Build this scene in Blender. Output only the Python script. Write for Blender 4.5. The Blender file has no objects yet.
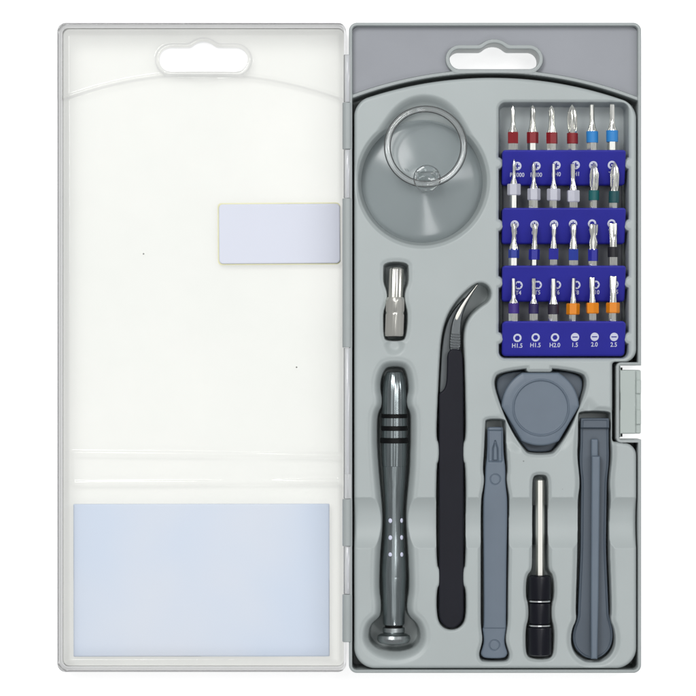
import bpy, math, random
import numpy as np
from mathutils import Vector

random.seed(7); np.random.seed(7)
S = 0.0003            # one drawing unit = 0.3 mm
DCAM = 3500.0         # camera height over the tray's top plane, in drawing units
C = bpy.context.scene.collection
SC = bpy.context.scene

# ------------------------------------------------------------------ camera
cd = bpy.data.cameras.new('camera'); cam = bpy.data.objects.new('camera', cd); C.objects.link(cam)
cam.location = (0, 0, DCAM * S)
cd.sensor_width = 36; cd.lens = 36 * DCAM / 696.0
cd.clip_start = 0.05; cd.clip_end = 50
SC.camera = cam

# ------------------------------------------------------------------ studio surround and softboxes
w = bpy.data.worlds.new('World'); SC.world = w; w.use_nodes = True
bg = w.node_tree.nodes['Background']
bg.inputs[0].default_value = (0.97, 0.985, 1.0, 1); bg.inputs[1].default_value = 0.36

def softbox(name, loc, sx, sy, power, col=(1, 1, 1)):
    l = bpy.data.lights.new(name, 'AREA'); l.shape = 'RECTANGLE'; l.size = sx; l.size_y = sy
    l.energy = power; l.color = col
    o = bpy.data.objects.new(name, l); C.objects.link(o); o.location = loc
    o.rotation_euler = (Vector((0, 0, 0)) - Vector(loc)).to_track_quat('-Z', 'Y').to_euler()
    return o
softbox('softbox_key', (-0.34, 0.52, 1.10), 0.50, 0.34, 7.8, (1, 0.995, 0.985))
softbox('softbox_side', (0.60, 0.20, 1.05), 0.16, 0.8, 3.2)
softbox('softbox_overhead', (0.0, 0.05, 1.5), 1.0, 1.0, 2.0)
softbox('softbox_back', (0.16, -0.62, 1.10), 0.16, 0.2, 1.3)

SC.view_settings.view_transform = 'Standard'; SC.view_settings.look = 'None'
SC.view_settings.exposure = 0.0; SC.view_settings.gamma = 1.0
SC.cycles.max_bounces = 12; SC.cycles.transparent_max_bounces = 24
SC.cycles.transmission_bounces = 10

# ------------------------------------------------------------------ materials
def lin(c):
    r = []
    for v in c:
        v = v / 255.0
        r.append(v / 12.92 if v <= 0.04045 else ((v + 0.055) / 1.055) ** 2.4)
    return r
def col(rgb, k=1.0): return tuple(min(1, v * k) for v in lin(rgb)) + (1,)
K = 0.855   # displayed colour -> base colour
def newmat(name):
    m = bpy.data.materials.new(name); m.use_nodes = True
    nt = m.node_tree; return m, nt, nt.nodes['Principled BSDF']
def plastic(name, rgb, rough=0.45, k=K, var=0.05, bump=0.12, grain=9000, spec=0.5, metal=0.0, speck=0.0, big=90):
    """moulded plastic or metal: a broad uneven tone, fine grain in the relief, optional dust specks"""
    m, nt, b = newmat(name)
    tc = nt.nodes.new('ShaderNodeTexCoord')
    n1 = nt.nodes.new('ShaderNodeTexNoise'); n1.inputs['Scale'].default_value = big; n1.inputs['Detail'].default_value = 5
    nt.links.new(tc.outputs['Object'], n1.inputs['Vector'])
    mp = nt.nodes.new('ShaderNodeMapRange'); mp.inputs[1].default_value = 0.3; mp.inputs[2].default_value = 0.7
    mp.inputs[3].default_value = 1 - var; mp.inputs[4].default_value = 1 + var
    nt.links.new(n1.outputs[0], mp.inputs[0])
    mx = nt.nodes.new('ShaderNodeVectorMath'); mx.operation = 'SCALE'
    mx.inputs[0].default_value = col(rgb, k)[:3]
    nt.links.new(mp.outputs[0], mx.inputs['Scale'])
    last = mx.outputs[0]
    if speck:
        v = nt.nodes.new('ShaderNodeTexVoronoi'); v.inputs['Scale'].default_value = 170
        nt.links.new(tc.outputs['Object'], v.inputs['Vector'])
        lt = nt.nodes.new('ShaderNodeMath'); lt.operation = 'LESS_THAN'; lt.inputs[1].default_value = 0.045
        nt.links.new(v.outputs['Distance'], lt.inputs[0])
        sep = nt.nodes.new('ShaderNodeSeparateColor'); nt.links.new(v.outputs['Color'], sep.inputs[0])
        gt = nt.nodes.new('ShaderNodeMath'); gt.operation = 'GREATER_THAN'; gt.inputs[1].default_value = 0.8
        nt.links.new(sep.outputs[0], gt.inputs[0])
        mu = nt.nodes.new('ShaderNodeMath'); mu.operation = 'MULTIPLY'
        nt.links.new(lt.outputs[0], mu.inputs[0]); nt.links.new(gt.outputs[0], mu.inputs[1])
        m2 = nt.nodes.new('ShaderNodeMath'); m2.operation = 'MULTIPLY'; m2.inputs[1].default_value = abs(speck)
        nt.links.new(mu.outputs[0], m2.inputs[0])
        mc = nt.nodes.new('ShaderNodeMix'); mc.data_type = 'RGBA'
        mc.inputs[7].default_value = (0.75, 0.78, 0.8, 1) if speck > 0 else (0.08, 0.08, 0.08, 1)
        nt.links.new(m2.outputs[0], mc.inputs[0]); nt.links.new(last, mc.inputs[6]); last = mc.outputs[2]
    nt.links.new(last, b.inputs['Base Color'])
    b.inputs['Roughness'].default_value = rough; b.inputs['Metallic'].default_value = metal
    b.inputs['Specular IOR Level'].default_value = spec
    n2 = nt.nodes.new('ShaderNodeTexNoise'); n2.inputs['Scale'].default_value = grain; n2.inputs['Detail'].default_value = 3
    nt.links.new(tc.outputs['Object'], n2.inputs['Vector'])
    bp = nt.nodes.new('ShaderNodeBump'); bp.inputs['Strength'].default_value = bump; bp.inputs['Distance'].default_value = 0.00005
    nt.links.new(n2.outputs[0], bp.inputs['Height']); nt.links.new(bp.outputs[0], b.inputs['Normal'])
    return m
def metal(name, rgb, rough=0.25, streak=0.0, k=1.0, along_y=True, var=0.12):
    m, nt, b = newmat(name)
    tc = nt.nodes.new('ShaderNodeTexCoord')
    mapn = nt.nodes.new('ShaderNodeMapping')
    mapn.inputs['Scale'].default_value = (3000, 60, 3000) if along_y else (900, 900, 900)
    nt.links.new(tc.outputs['Object'], mapn.inputs[0])
    n = nt.nodes.new('ShaderNodeTexNoise'); n.inputs['Scale'].default_value = 1.0; n.inputs['Detail'].default_value = 4
    nt.links.new(mapn.outputs[0], n.inputs['Vector'])
    mp = nt.nodes.new('ShaderNodeMapRange'); mp.inputs[1].default_value = 0.3; mp.inputs[2].default_value = 0.7
    mp.inputs[3].default_value = 1 - var; mp.inputs[4].default_value = 1 + var
    nt.links.new(n.outputs[0], mp.inputs[0])
    mx = nt.nodes.new('ShaderNodeVectorMath'); mx.operation = 'SCALE'; mx.inputs[0].default_value = col(rgb, k)[:3]
    nt.links.new(mp.outputs[0], mx.inputs['Scale']); nt.links.new(mx.outputs[0], b.inputs['Base Color'])
    b.inputs['Metallic'].default_value = 1; b.inputs['Roughness'].default_value = rough
    bp = nt.nodes.new('ShaderNodeBump'); bp.inputs['Strength'].default_value = streak; bp.inputs['Distance'].default_value = 0.00006
    nt.links.new(n.outputs[0], bp.inputs['Height']); nt.links.new(bp.outputs[0], b.inputs['Normal'])
    return m
def clear(name, tint, edge, haze=0.06, hazecol=(0.9, 0.93, 0.9), rough=0.04, wave=0.0, wscale=60, spec=1.0, dirt=False):
    """clear moulded plastic: lets light straight through, absorbs more where the wall is seen edge-on, mirrors by Fresnel"""
    m = bpy.data.materials.new(name); m.use_nodes = True; nt = m.node_tree; nt.nodes.clear()
    out = nt.nodes.new('ShaderNodeOutputMaterial')
    lw = nt.nodes.new('ShaderNodeLayerWeight'); lw.inputs['Blend'].default_value = 0.35
    mc = nt.nodes.new('ShaderNodeMix'); mc.data_type = 'RGBA'
    mc.inputs[6].default_value = tint + (1,); mc.inputs[7].default_value = edge + (1,)
    pw = nt.nodes.new('ShaderNodeMath'); pw.operation = 'POWER'; pw.inputs[1].default_value = 2.0
    nt.links.new(lw.outputs['Facing'], pw.inputs[0]); nt.links.new(pw.outputs[0], mc.inputs[0])
    tr = nt.nodes.new('ShaderNodeBsdfTransparent'); nt.links.new(mc.outputs[2], tr.inputs[0])
    df = nt.nodes.new('ShaderNodeBsdfDiffuse'); df.inputs[0].default_value = hazecol + (1,)
    m1 = nt.nodes.new('ShaderNodeMixShader'); m1.inputs[0].default_value = haze
    nt.links.new(tr.outputs[0], m1.inputs[1]); nt.links.new(df.outputs[0], m1.inputs[2])
    if dirt:   # uneven haze in the moulding and a few dark dust specks
        tc = nt.nodes.new('ShaderNodeTexCoord')
        nz = nt.nodes.new('ShaderNodeTexNoise'); nz.inputs['Scale'].default_value = 16; nz.inputs['Detail'].default_value = 3
        nt.links.new(tc.outputs['Object'], nz.inputs['Vector'])
        mr = nt.nodes.new('ShaderNodeMapRange'); mr.inputs[1].default_value = 0.3; mr.inputs[2].default_value = 0.7
        mr.inputs[3].default_value = haze * 0.2; mr.inputs[4].default_value = haze * 2.6
        nt.links.new(nz.outputs[0], mr.inputs[0])
        v = nt.nodes.new('ShaderNodeTexVoronoi'); v.inputs['Scale'].default_value = 130
        nt.links.new(tc.outputs['Object'], v.inputs['Vector'])
        lt = nt.nodes.new('ShaderNodeMath'); lt.operation = 'LESS_THAN'; lt.inputs[1].default_value = 0.034
        nt.links.new(v.outputs['Distance'], lt.inputs[0])
        sep = nt.nodes.new('ShaderNodeSeparateColor'); nt.links.new(v.outputs['Color'], sep.inputs[0])
        gt = nt.nodes.new('ShaderNodeMath'); gt.operation = 'GREATER_THAN'; gt.inputs[1].default_value = 0.86
        nt.links.new(sep.outputs[0], gt.inputs[0])
        mu = nt.nodes.new('ShaderNodeMath'); mu.operation = 'MULTIPLY'
        nt.links.new(lt.outputs[0], mu.inputs[0]); nt.links.new(gt.outputs[0], mu.inputs[1])
        mxx = nt.nodes.new('ShaderNodeMath'); mxx.operation = 'MAXIMUM'
        nt.links.new(mu.outputs[0], mxx.inputs[0]); nt.links.new(mr.outputs[0], mxx.inputs[1])
        nt.links.new(mxx.outputs[0], m1.inputs[0])
        dc = nt.nodes.new('ShaderNodeMix'); dc.data_type = 'RGBA'
        dc.inputs[6].default_value = hazecol + (1,); dc.inputs[7].default_value = (0.12, 0.12, 0.11, 1)
        nt.links.new(mu.outputs[0], dc.inputs[0]); nt.links.new(dc.outputs[2], df.inputs[0])
    gl = nt.nodes.new('ShaderNodeBsdfGlossy'); gl.inputs['Roughness'].default_value = rough
    fr = nt.nodes.new('ShaderNodeFresnel'); fr.inputs[0].default_value = 1.49
    fm = nt.nodes.new('ShaderNodeMath'); fm.operation = 'MULTIPLY'; fm.inputs[1].default_value = spec
    nt.links.new(fr.outputs[0], fm.inputs[0])
    m2 = nt.nodes.new('ShaderNodeMixShader'); nt.links.new(fm.outputs[0], m2.inputs[0])
    nt.links.new(m1.outputs[0], m2.inputs[1]); nt.links.new(gl.outputs[0], m2.inputs[2])
    nt.links.new(m2.outputs[0], out.inputs[0])
    if wave:
        tc = nt.nodes.new('ShaderNodeTexCoord')
        n = nt.nodes.new('ShaderNodeTexNoise'); n.inputs['Scale'].default_value = wscale; n.inputs['Detail'].default_value = 1
        nt.links.new(tc.outputs['Object'], n.inputs['Vector'])
        bp = nt.nodes.new('ShaderNodeBump'); bp.inputs['Strength'].default_value = wave; bp.inputs['Distance'].default_value = 0.002
        nt.links.new(n.outputs[0], bp.inputs['Height'])
        nt.links.new(bp.outputs[0], gl.inputs['Normal'])
    return m

M = {}
M['insert'] = plastic('grey_formed_plastic', (179, 187, 187), rough=0.42, bump=0.3, grain=5000, var=0.03, speck=-0.55, big=40)
M['shell'] = plastic('grey_shell_plastic', (170, 177, 177), rough=0.4, var=0.03)
M['header'] = plastic('cool_grey_plastic', (154, 157, 164), rough=0.4, var=0.05, big=50, speck=-0.3)
M['latch'] = plastic('pale_grey_plastic', (182, 192, 188), rough=0.4, var=0.02)
M['blue'] = plastic('blue_rack_plastic', (46, 46, 162), rough=0.42, var=0.06, speck=0.5, spec=0.3)
M['rack_base'] = plastic('charcoal_base', (84, 87, 91), rough=0.5, var=0.08)
M['ink'] = plastic('white_ink', (225, 228, 250), rough=0.6, k=0.85, var=0.02)
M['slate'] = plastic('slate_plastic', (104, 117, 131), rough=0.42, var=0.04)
M['slate_shaded'] = plastic('shaded_slate_plastic', (83, 94, 106), rough=0.45, var=0.05)  # same slate plastic; shade of the low pick and pry blades painted in
M['black_coat'] = plastic('black_coating', (22, 23, 33), rough=0.5, var=0.08, speck=0.25, spec=0.2)
M['black_gloss'] = plastic('black_anodised', (14, 15, 26), rough=0.25, var=0.1, spec=0.3)
M['gun'] = metal('gunmetal', (138, 146, 148), rough=0.19, streak=0.35, var=0.18)
M['groove'] = plastic('dark_groove', (10, 11, 12), rough=0.4, spec=0.15)
M['steel'] = metal('polished_steel', (246, 246, 240), rough=0.15, streak=0.15)
M['nickel'] = metal('matt_nickel', (212, 211, 204), rough=0.34, streak=0.1, var=0.05)
M['dark_steel'] = metal('dark_steel', (96, 100, 102), rough=0.35, streak=0.3)
M['cap'] = metal('worn_steel', (160, 166, 167), rough=0.3, var=0.1)
M['chrome'] = metal('chrome', (240, 242, 242), rough=0.1, var=0.02)
M['sheet'] = plastic('pale_blue_card', (205, 221, 243), rough=0.6, k=0.93, var=0.0, bump=0.1, grain=4000)
nt = M['sheet'].node_tree; tcs = nt.nodes.new('ShaderNodeTexCoord'); nzs = nt.nodes.new('ShaderNodeTexNoise')
nzs.inputs['Scale'].default_value = 22; nzs.inputs['Detail'].default_value = 2; nt.links.new(tcs.outputs['Object'], nzs.inputs['Vector'])
rmp = nt.nodes.new('ShaderNodeValToRGB'); rmp.color_ramp.elements[0].position = 0.36; rmp.color_ramp.elements[1].position = 0.68
rmp.color_ramp.elements[0].color = col((212, 223, 239), 0.93); rmp.color_ramp.elements[1].color = col((221, 227, 237), 0.93)
nt.links.new(nzs.outputs[0], rmp.inputs[0]); nt.links.new(rmp.outputs[0], nt.nodes['Principled BSDF'].inputs['Base Color'])
M['label'] = plastic('lavender_film', (221, 225, 238), rough=0.5, k=0.93, var=0.015, big=30)
M['glue'] = plastic('yellowed_adhesive', (240, 238, 198), rough=0.6, k=0.9, var=0.05)
M['clear'] = clear('clear_lid_plastic', (0.905, 0.907, 0.893), (0.84, 0.84, 0.87), haze=0.06, wave=0.06, wscale=25, dirt=True)
M['clear_rim'] = clear('clear_rim_plastic', (0.975, 0.975, 0.98), (0.90, 0.90, 0.94), haze=0.03)
M['clear_knuckle'] = clear('frosted_clear_plastic', (0.95, 0.96, 0.96), (0.8, 0.8, 0.84), haze=0.42, hazecol=(0.93, 0.95, 0.96), rough=0.12)
M['cup'] = clear('clear_vinyl', (0.93, 0.945, 0.95), (0.42, 0.46, 0.47), haze=0.2, hazecol=(0.46, 0.50, 0.51), rough=0.17, wave=0.3, wscale=45, spec=0.55)
g, nt_, b_ = newmat('clear_acrylic'); b_.inputs['Base Color'].default_value = (0.95, 0.97, 0.97, 1)
b_.inputs['Transmission Weight'].default_value = 1; b_.inputs['Roughness'].default_value = 0.02; b_.inputs['IOR'].default_value = 1.45
M['acrylic'] = g
M['ring'] = clear('clear_ring_plastic', (0.97, 0.98, 0.98), (0.68, 0.70, 0.71), haze=0.09, hazecol=(0.95, 0.97, 0.97), rough=0.06, spec=1.7)
def band(name, rgb): return plastic(name, rgb, rough=0.4, var=0.06, grain=5000)
M['red'] = band('red_sleeve', (140, 28, 36)); M['sky'] = band('light_blue_sleeve', (48, 140, 214))
M['pale'] = band('pale_grey_sleeve', (205, 206, 218)); M['teal'] = band('teal_sleeve', (14, 98, 100))
M['deepteal'] = band('deep_teal_sleeve', (20, 78, 84)); M['royal'] = band('royal_blue_sleeve', (38, 60, 160))
M['violet'] = band('violet_blue_sleeve', (40, 42, 158)); M['black'] = band('black_sleeve', (24, 24, 30))
M['purple'] = band('purple_sleeve', (66, 44, 136)); M['darkpurple'] = band('dark_purple_sleeve', (46, 36, 92))
M['ink_black'] = band('purplish_black_sleeve', (44, 38, 56)); M['orange'] = band('orange_sleeve', (240, 142, 18))

# white table surface: added glow keeps the background white and drowns shadows
m, nt, b = newmat('white_added_glow')
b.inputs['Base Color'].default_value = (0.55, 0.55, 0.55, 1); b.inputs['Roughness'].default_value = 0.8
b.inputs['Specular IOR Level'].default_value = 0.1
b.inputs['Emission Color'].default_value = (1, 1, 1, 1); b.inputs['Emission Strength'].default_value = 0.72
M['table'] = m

# ------------------------------------------------------------------ object helpers
def link_mesh(name, verts, faces, mat, parent=None, smooth=True, sharp=None, mats=None, midx=None):
    """verts in drawing units: x right, y down, z up"""
    v = np.asarray(verts, dtype=np.float64)
    W = np.empty_like(v); W[:, 0] = (v[:, 0] - 348) * S; W[:, 1] = (348 - v[:, 1]) * S; W[:, 2] = v[:, 2] * S
    me = bpy.data.meshes.new(name)
    if isinstance(faces, np.ndarray):
        n = len(faces)
        me.vertices.add(len(W)); me.vertices.foreach_set('co', W.astype(np.float32).ravel())
        me.loops.add(n * 4); me.loops.foreach_set('vertex_index', faces.astype(np.int32).ravel())
        me.polygons.add(n); me.polygons.foreach_set('loop_start', np.arange(0, n * 4, 4, dtype=np.int32))
        me.polygons.foreach_set('loop_total', np.full(n, 4, dtype=np.int32))
        me.update(calc_edges=True)
    else:
        me.from_pydata([tuple(p) for p in W], [], faces)
    me.validate()
    for mm in (mats or [mat]): me.materials.append(mm)
    if midx is not None: me.polygons.foreach_set('material_index', np.asarray(midx, dtype=np.int32))
    me.polygons.foreach_set('use_smooth', [smooth] * len(me.polygons))
    if smooth and sharp: me.set_sharp_from_angle(angle=math.radians(sharp))
    me.update()
    o = bpy.data.objects.new(name, me); C.objects.link(o)
    if parent is not None: put_under(o, parent)
    return o
def put_under(o, parent):
    o.parent = parent
    root = parent
    off = Vector(root.location)
    while root.parent is not None: root = root.parent; off = off + Vector(root.location)
    o.location = o.location - off if o.type == 'EMPTY' else -off
def tag(o, label=None, cat=None, group=None, kind=None):
    if label: o['label'] = label
    if cat: o['category'] = cat
    if group: o['group'] = group
    if kind: o['kind'] = kind
    return o
def thing(name, x, y, z, label, cat, group=None):
    o = bpy.data.objects.new(name, None); C.objects.link(o)
    o.empty_display_size = 0.005
    o.location = ((x - 348) * S, (348 - y) * S, z * S)
    return tag(o, label, cat, group)

# signed distances (drawing units)
def circle(x, y, cx, cy, r): return np.hypot(x - cx, y - cy) - r
def rbox(x, y, x0, y0, x1, y1, r):
    qx = np.abs(x - (x0 + x1) / 2) - (x1 - x0) / 2 + r; qy = np.abs(y - (y0 + y1) / 2) - (y1 - y0) / 2 + r
    return np.hypot(np.maximum(qx, 0), np.maximum(qy, 0)) + np.minimum(np.maximum(qx, qy), 0) - r
def poly(x, y, pts, r=0.0, pad=26):
    pts = np.asarray(pts, float); out = np.full(x.shape, 60.0)
    m = (x > pts[:, 0].min() - pad) & (x < pts[:, 0].max() + pad) & (y > pts[:, 1].min() - pad) & (y < pts[:, 1].max() + pad)
    px = x[m]; py = y[m]
    if px.size == 0: return out
    d = np.full(px.shape, 1e9); s = np.ones(px.shape); n = len(pts)
    for i in range(n):
        ax, ay = pts[i]; bx, by = pts[i - 1]
        ex, ey = bx - ax, by - ay; wx = px - ax; wy = py - ay
        t = np.clip((wx * ex + wy * ey) / max(ex * ex + ey * ey, 1e-9), 0, 1)
        d = np.minimum(d, (wx - ex * t) ** 2 + (wy - ey * t) ** 2)
        c1 = py >= ay; c2 = py < by; c3 = ex * wy > ey * wx
        flip = (c1 & c2 & c3) | (~c1 & ~c2 & ~c3)
        s = np.where(flip, -s, s)
    out[m] = s * np.sqrt(d) - r
    return out
def smin(a, b, k):
    h = np.clip(0.5 + 0.5 * (b - a) / k, 0, 1); return b * (1 - h) + a * h - k * h * (1 - h)
def ss(t):
    t = np.clip(t, 0, 1); return t * t * (3 - 2 * t)
def chaikin(pts, n=2):
    for _ in range(n):
        q = []
        for i in range(len(pts)):
            a = pts[i]; b = pts[(i + 1) % len(pts)]
            q += [(a[0] * .75 + b[0] * .25, a[1] * .75 + b[1] * .25), (a[0] * .25 + b[0] * .75, a[1] * .25 + b[1] * .75)]
        pts = q
    return pts
def prof(rows, n=2):
    """closed outline from (y, xleft, xright) rows"""
    return chaikin([(r[1], r[0]) for r in rows] + [(r[2], r[0]) for r in reversed(rows)], n)
def fillet(s, r):
    t = np.clip(s + r, 0, r); return -(r - np.sqrt(np.maximum(r * r - t * t, 0)))

def relief(name, sdf, height, bbox, step, zbot, mat, parent=None, pz=0.0, bottom=True):
    """solid whose outline is sdf < 0 and whose top surface is height(x, y, s)"""
    x0, y0, x1, y1 = bbox
    xs = np.arange(x0 - step * 1.5, x1 + step * 2, step); ys = np.arange(y0 - step * 1.5, y1 + step * 2, step)
    X, Y = np.meshgrid(xs, ys); s = sdf(X, Y)
    gy, gx = np.gradient(s, step)
    keepv = s < 0
    cell = keepv[:-1, :-1] | keepv[1:, :-1] | keepv[:-1, 1:] | keepv[1:, 1:]
    # a corner far outside belongs to a sliver: drop those cells
    far = s > step * 1.6
    cell &= ~(far[:-1, :-1] | far[1:, :-1] | far[:-1, 1:] | far[1:, 1:])
    g2 = np.maximum(gx * gx + gy * gy, 0.3)
    outm = s > 0
    X = np.where(outm, X - s * gx / g2, X); Y = np.where(outm, Y - s * gy / g2, Y)
    s2 = np.where(outm, 0, s)
    H = height(X, Y, s2) * np.ones_like(X)
    ny, nx = X.shape
    idx = np.arange(nx * ny).reshape(ny, nx)
    a = idx[:-1, :-1][cell]; b = idx[:-1, 1:][cell]; c = idx[1:, 1:][cell]; d = idx[1:, :-1][cell]
    faces = np.stack([a, d, c, b], 1)
    used = np.unique(faces); remap = np.full(nx * ny, -1); remap[used] = np.arange(len(used))
    faces = remap[faces]
    V = np.stack([X.ravel()[used], Y.ravel()[used], H.ravel()[used]], 1)
    # border edges
    e = np.concatenate([faces[:, [0, 1]], faces[:, [1, 2]], faces[:, [2, 3]], faces[:, [3, 0]]])
    key = np.minimum(e[:, 0], e[:, 1]).astype(np.int64) * len(V) + np.maximum(e[:, 0], e[:, 1])
    _, first, cnt = np.unique(key, return_index=True, return_counts=True)
    be = e[first[cnt == 1]]
    bv = np.unique(be); m2 = np.full(len(V), -1); m2[bv] = np.arange(len(bv))
    n = len(V); nb = len(bv)
    top = V[bv].copy(); bot = V[bv].copy(); bot[:, 2] = zbot
    side = np.stack([be[:, 1] * 0 + n + m2[be[:, 1]], n + m2[be[:, 0]], n + nb + m2[be[:, 0]], n + nb + m2[be[:, 1]]], 1)
    allv = [V, top, bot]; allf = [faces, side]
    if bottom:
        B = V.copy(); B[:, 2] = zbot; allv.append(B); allf.append(faces[:, ::-1] + n + 2 * nb)
    P = np.concatenate(allv)
    if pz:
        k = (DCAM - pz) / DCAM; P[:, 0] = 348 + (P[:, 0] - 348) * k; P[:, 1] = 348 + (P[:, 1] - 348) * k
    return link_mesh(name, P, np.concatenate(allf), mat, parent)

def sweep(name, rings, mat, parent=None, seg=48, roll=0.0, sharp=35, caps=True, smooth=True):
    """rings along the y axis: (y, cx, cz, rx, rz, shape) ; shape(theta) scales the radius"""
    V = []; F = []
    for (y, cx, cz, rx, rz, sh) in rings:
        for i in range(seg):
            t = 2 * math.pi * i / seg; k = sh(t) if sh else 1.0
            V.append((cx + rx * k * math.cos(t + roll), y, cz + rz * k * math.sin(t + roll)))
    for j in range(len(rings) - 1):
        for i in range(seg):
            a = j * seg + i; b = j * seg + (i + 1) % seg
            F.append((a, b, b + seg, a + seg))
    if caps:
        F.append(tuple(reversed(range(seg)))); F.append(tuple((len(rings) - 1) * seg + i for i in range(seg)))
    return link_mesh(name, V, F, mat, parent, smooth=smooth, sharp=sharp)
def lathe_z(name, cx, cy, pr, mat, parent=None, seg=96, sharp=40):
    V = []; F = []
    for (r, z) in pr:
        for i in range(seg):
            t = 2 * math.pi * i / seg; V.append((cx + r * math.cos(t), cy - r * math.sin(t), z))
    for j in range(len(pr) - 1):
        for i in range(seg):
            a = j * seg + i; b = j * seg + (i + 1) % seg
            F.append((a + seg, b + seg, b, a))
    return link_mesh(name, V, F, mat, parent, sharp=sharp)
def hexs(t): return math.cos(math.pi / 6) / math.cos((t % (math.pi / 3)) - math.pi / 6)

# ------------------------------------------------------------------ the surface it lies on
t = 8000
tb = link_mesh('white_table_added_glow', [(-t, -t, -52), (t, -t, -52), (t, t, -52), (-t, t, -52)], [(0, 3, 2, 1)], M['table'], smooth=False)
tag(tb, 'plain white table with an added glow under the open tool case', 'table', kind='structure')

# ------------------------------------------------------------------ the tool case
case = thing('tool_case', 348, 348, -50, 'open grey and clear plastic tool case with hanging slot, lying flat', 'tool case')

def slot_sdf(x, y, cx, y0, y1, r=10.0):
    a = rbox(x, y, cx - 44.7, y0, cx + 44.7, y1, (y1 - y0) / 2)
    b = np.maximum(circle(x, y, cx, y0 + 9.6, 15.6), y - (y0 + 8))
    return smin(a, b, 2.5)

def arch(x, y, cx, top, R=400.0): return np.hypot(x - cx, y - (top + R)) - R   # <0 below the arch

def shell_sdf(x, y):
    s = rbox(x, y, 349, 22.6, 641.2, 673, 8)
    s = np.maximum(s, -rbox(x, y, 619.5, 365.5, 660, 439.5, 1.5))
    return np.maximum(s, -slot_sdf(x, y, 494.4, 49, 69))
def shell_h(x, y, s):
    outer = rbox(x, y, 349, 22.6, 641.2, 673, 8)
    outer = np.maximum(outer, -rbox(x, y, 619.5, 365.5, 660, 439.5, 1.5))
    sl = slot_sdf(x, y, 494.4, 49, 69)
    A = arch(x, y, 492, 68.5)
    wall = ss((outer + 4.2) / 1.2)
    floor = np.where(A > -2.5, -14.0, -47.5)
    rib = ss((3.4 - np.abs(A + 2.6)) / 2.0)
    sr = ss((5.0 - sl) / 1.2)
    h = floor
    h = h * (1 - rib) + (-1.0) * rib
    h = h * (1 - sr) + (-0.5) * sr
    h = h * (1 - wall) + 1.0 * wall
    return h + fillet(np.maximum(outer, -sl - 0) if False else outer, 1.6) + fillet(-sl, 1.2) * (sl < 3)
shell = relief('shell', shell_sdf, shell_h, (349, 22, 642, 673), 0.45, -50, M['shell'], case)
def head_sdf(x, y):
    s = rbox(x, y, 352.4, 26.2, 637.8, 200, 6)
    s = np.maximum(s, -(slot_sdf(x, y, 494.4, 49, 69) - 4.2))
    return np.maximum(s, -arch(x, y, 492, 68.5))
relief('header_panel', head_sdf, lambda x, y, s: -8.5 + 0 * x, (350, 25, 640, 100), 0.6, -13, M['header'], case)

# --- formed insert with a pocket for every tool
P_cup = lambda x, y: circle(x, y, 422.5, 181, 64.5)
P_lobe = lambda x, y: smin(circle(x, y, 422.5, 181, 67), circle(x, y, 424.5, 136, 42), 14)
P_ring = lambda x, y: circle(x, y, 425.5, 147, 42.5)
coupler_pocket = prof([(262, 384, 408), (272, 383.5, 408.5), (283, 383.5, 408.5), (291, 387, 405), (300, 387.5, 404.5), (306, 386, 406),
                       (312, 383.5, 407.5), (324, 383.5, 407.5), (336, 384, 406), (341, 386, 403)])
driver_pocket = prof([(366, 388, 402), (370, 383.5, 406.5), (380, 380, 409), (391, 380, 409.5), (397, 381.5, 407.5), (406, 381.5, 407.5),
                      (412, 378, 411), (420, 376.5, 412), (445, 376.5, 411.5), (468, 378, 411), (490, 380, 409), (512, 382, 407), (530, 382, 407.5),
                      (550, 380, 409), (575, 379, 410), (592, 379, 410), (602, 380.5, 408), (612, 380.5, 408), (618, 379, 411), (624, 371, 418),
                      (632, 368, 421), (642, 368, 421), (650, 376, 414), (653, 386, 403)])
driver_bowl = lambda x, y: np.hypot((x - 394.5) / 1.18, y - 636) - 24.0
tweezer_pocket = chaikin([(437, 616), (437, 590), (440.5, 584), (440.5, 570), (436.5, 564), (436.5, 466), (439.5, 460), (439.5, 444), (436.5, 438),
                          (438, 400), (439.5, 365), (441.5, 335), (447, 316), (455, 303), (465, 292), (475, 284), (482, 282.5), (488.5, 286), (491.5, 293),
                          (489, 301), (480, 307), (471, 315), (465.5, 325), (463.5, 338), (464.5, 360), (465.5, 400), (466, 438), (462.5, 444), (462.5, 460),
                          (466, 466), (466, 564), (462.5, 570), (462.5, 584), (466, 590), (466, 618), (461, 627), (451.5, 630.5), (441.5, 627)], 2)
spudger_pocket = prof([(419, 486, 505), (424, 485.5, 506), (450, 484.5, 506.5), (470, 483, 508), (478, 484.5, 506.5), (486, 484, 507.5), (500, 481, 510), (540, 481, 509),
                       (600, 481, 508), (622, 481, 508), (629, 481.5, 507), (640, 483, 505.5), (648, 481, 507.5), (655, 479, 510), (661, 481, 508), (662, 486, 503)])
rod_pocket = prof([(475, 537, 544), (477, 533.5, 547.5), (486, 532.5, 548.5), (560, 532.5, 548.5), (571, 532, 549), (576, 527, 553.5), (596, 526, 554.5),
                   (606, 529, 551.5), (619, 529, 551.5), (628, 526, 554.5), (650, 526, 554), (657, 528, 552), (659, 534, 546)])
pry_pocket = prof([(411, 580, 610), (416, 578.5, 611.5), (440, 578.5, 611.5), (456, 577.5, 612.5), (478, 580, 610), (488, 580, 610), (500, 578, 611), (545, 578, 609.5),
                   (580, 577, 611), (612, 576, 612), (620, 577, 610.5), (630, 572, 615), (645, 571, 616), (656, 576, 611), (662, 585, 602), (662.5, 590, 597)])
pick_tri = chaikin([(499, 372), (540.5, 367), (582, 372), (587, 380), (585, 393), (571, 429), (556, 451), (551, 454.5), (530, 454.5), (525, 451), (510, 429),
                    (496, 393), (494, 380)], 2)
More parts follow.
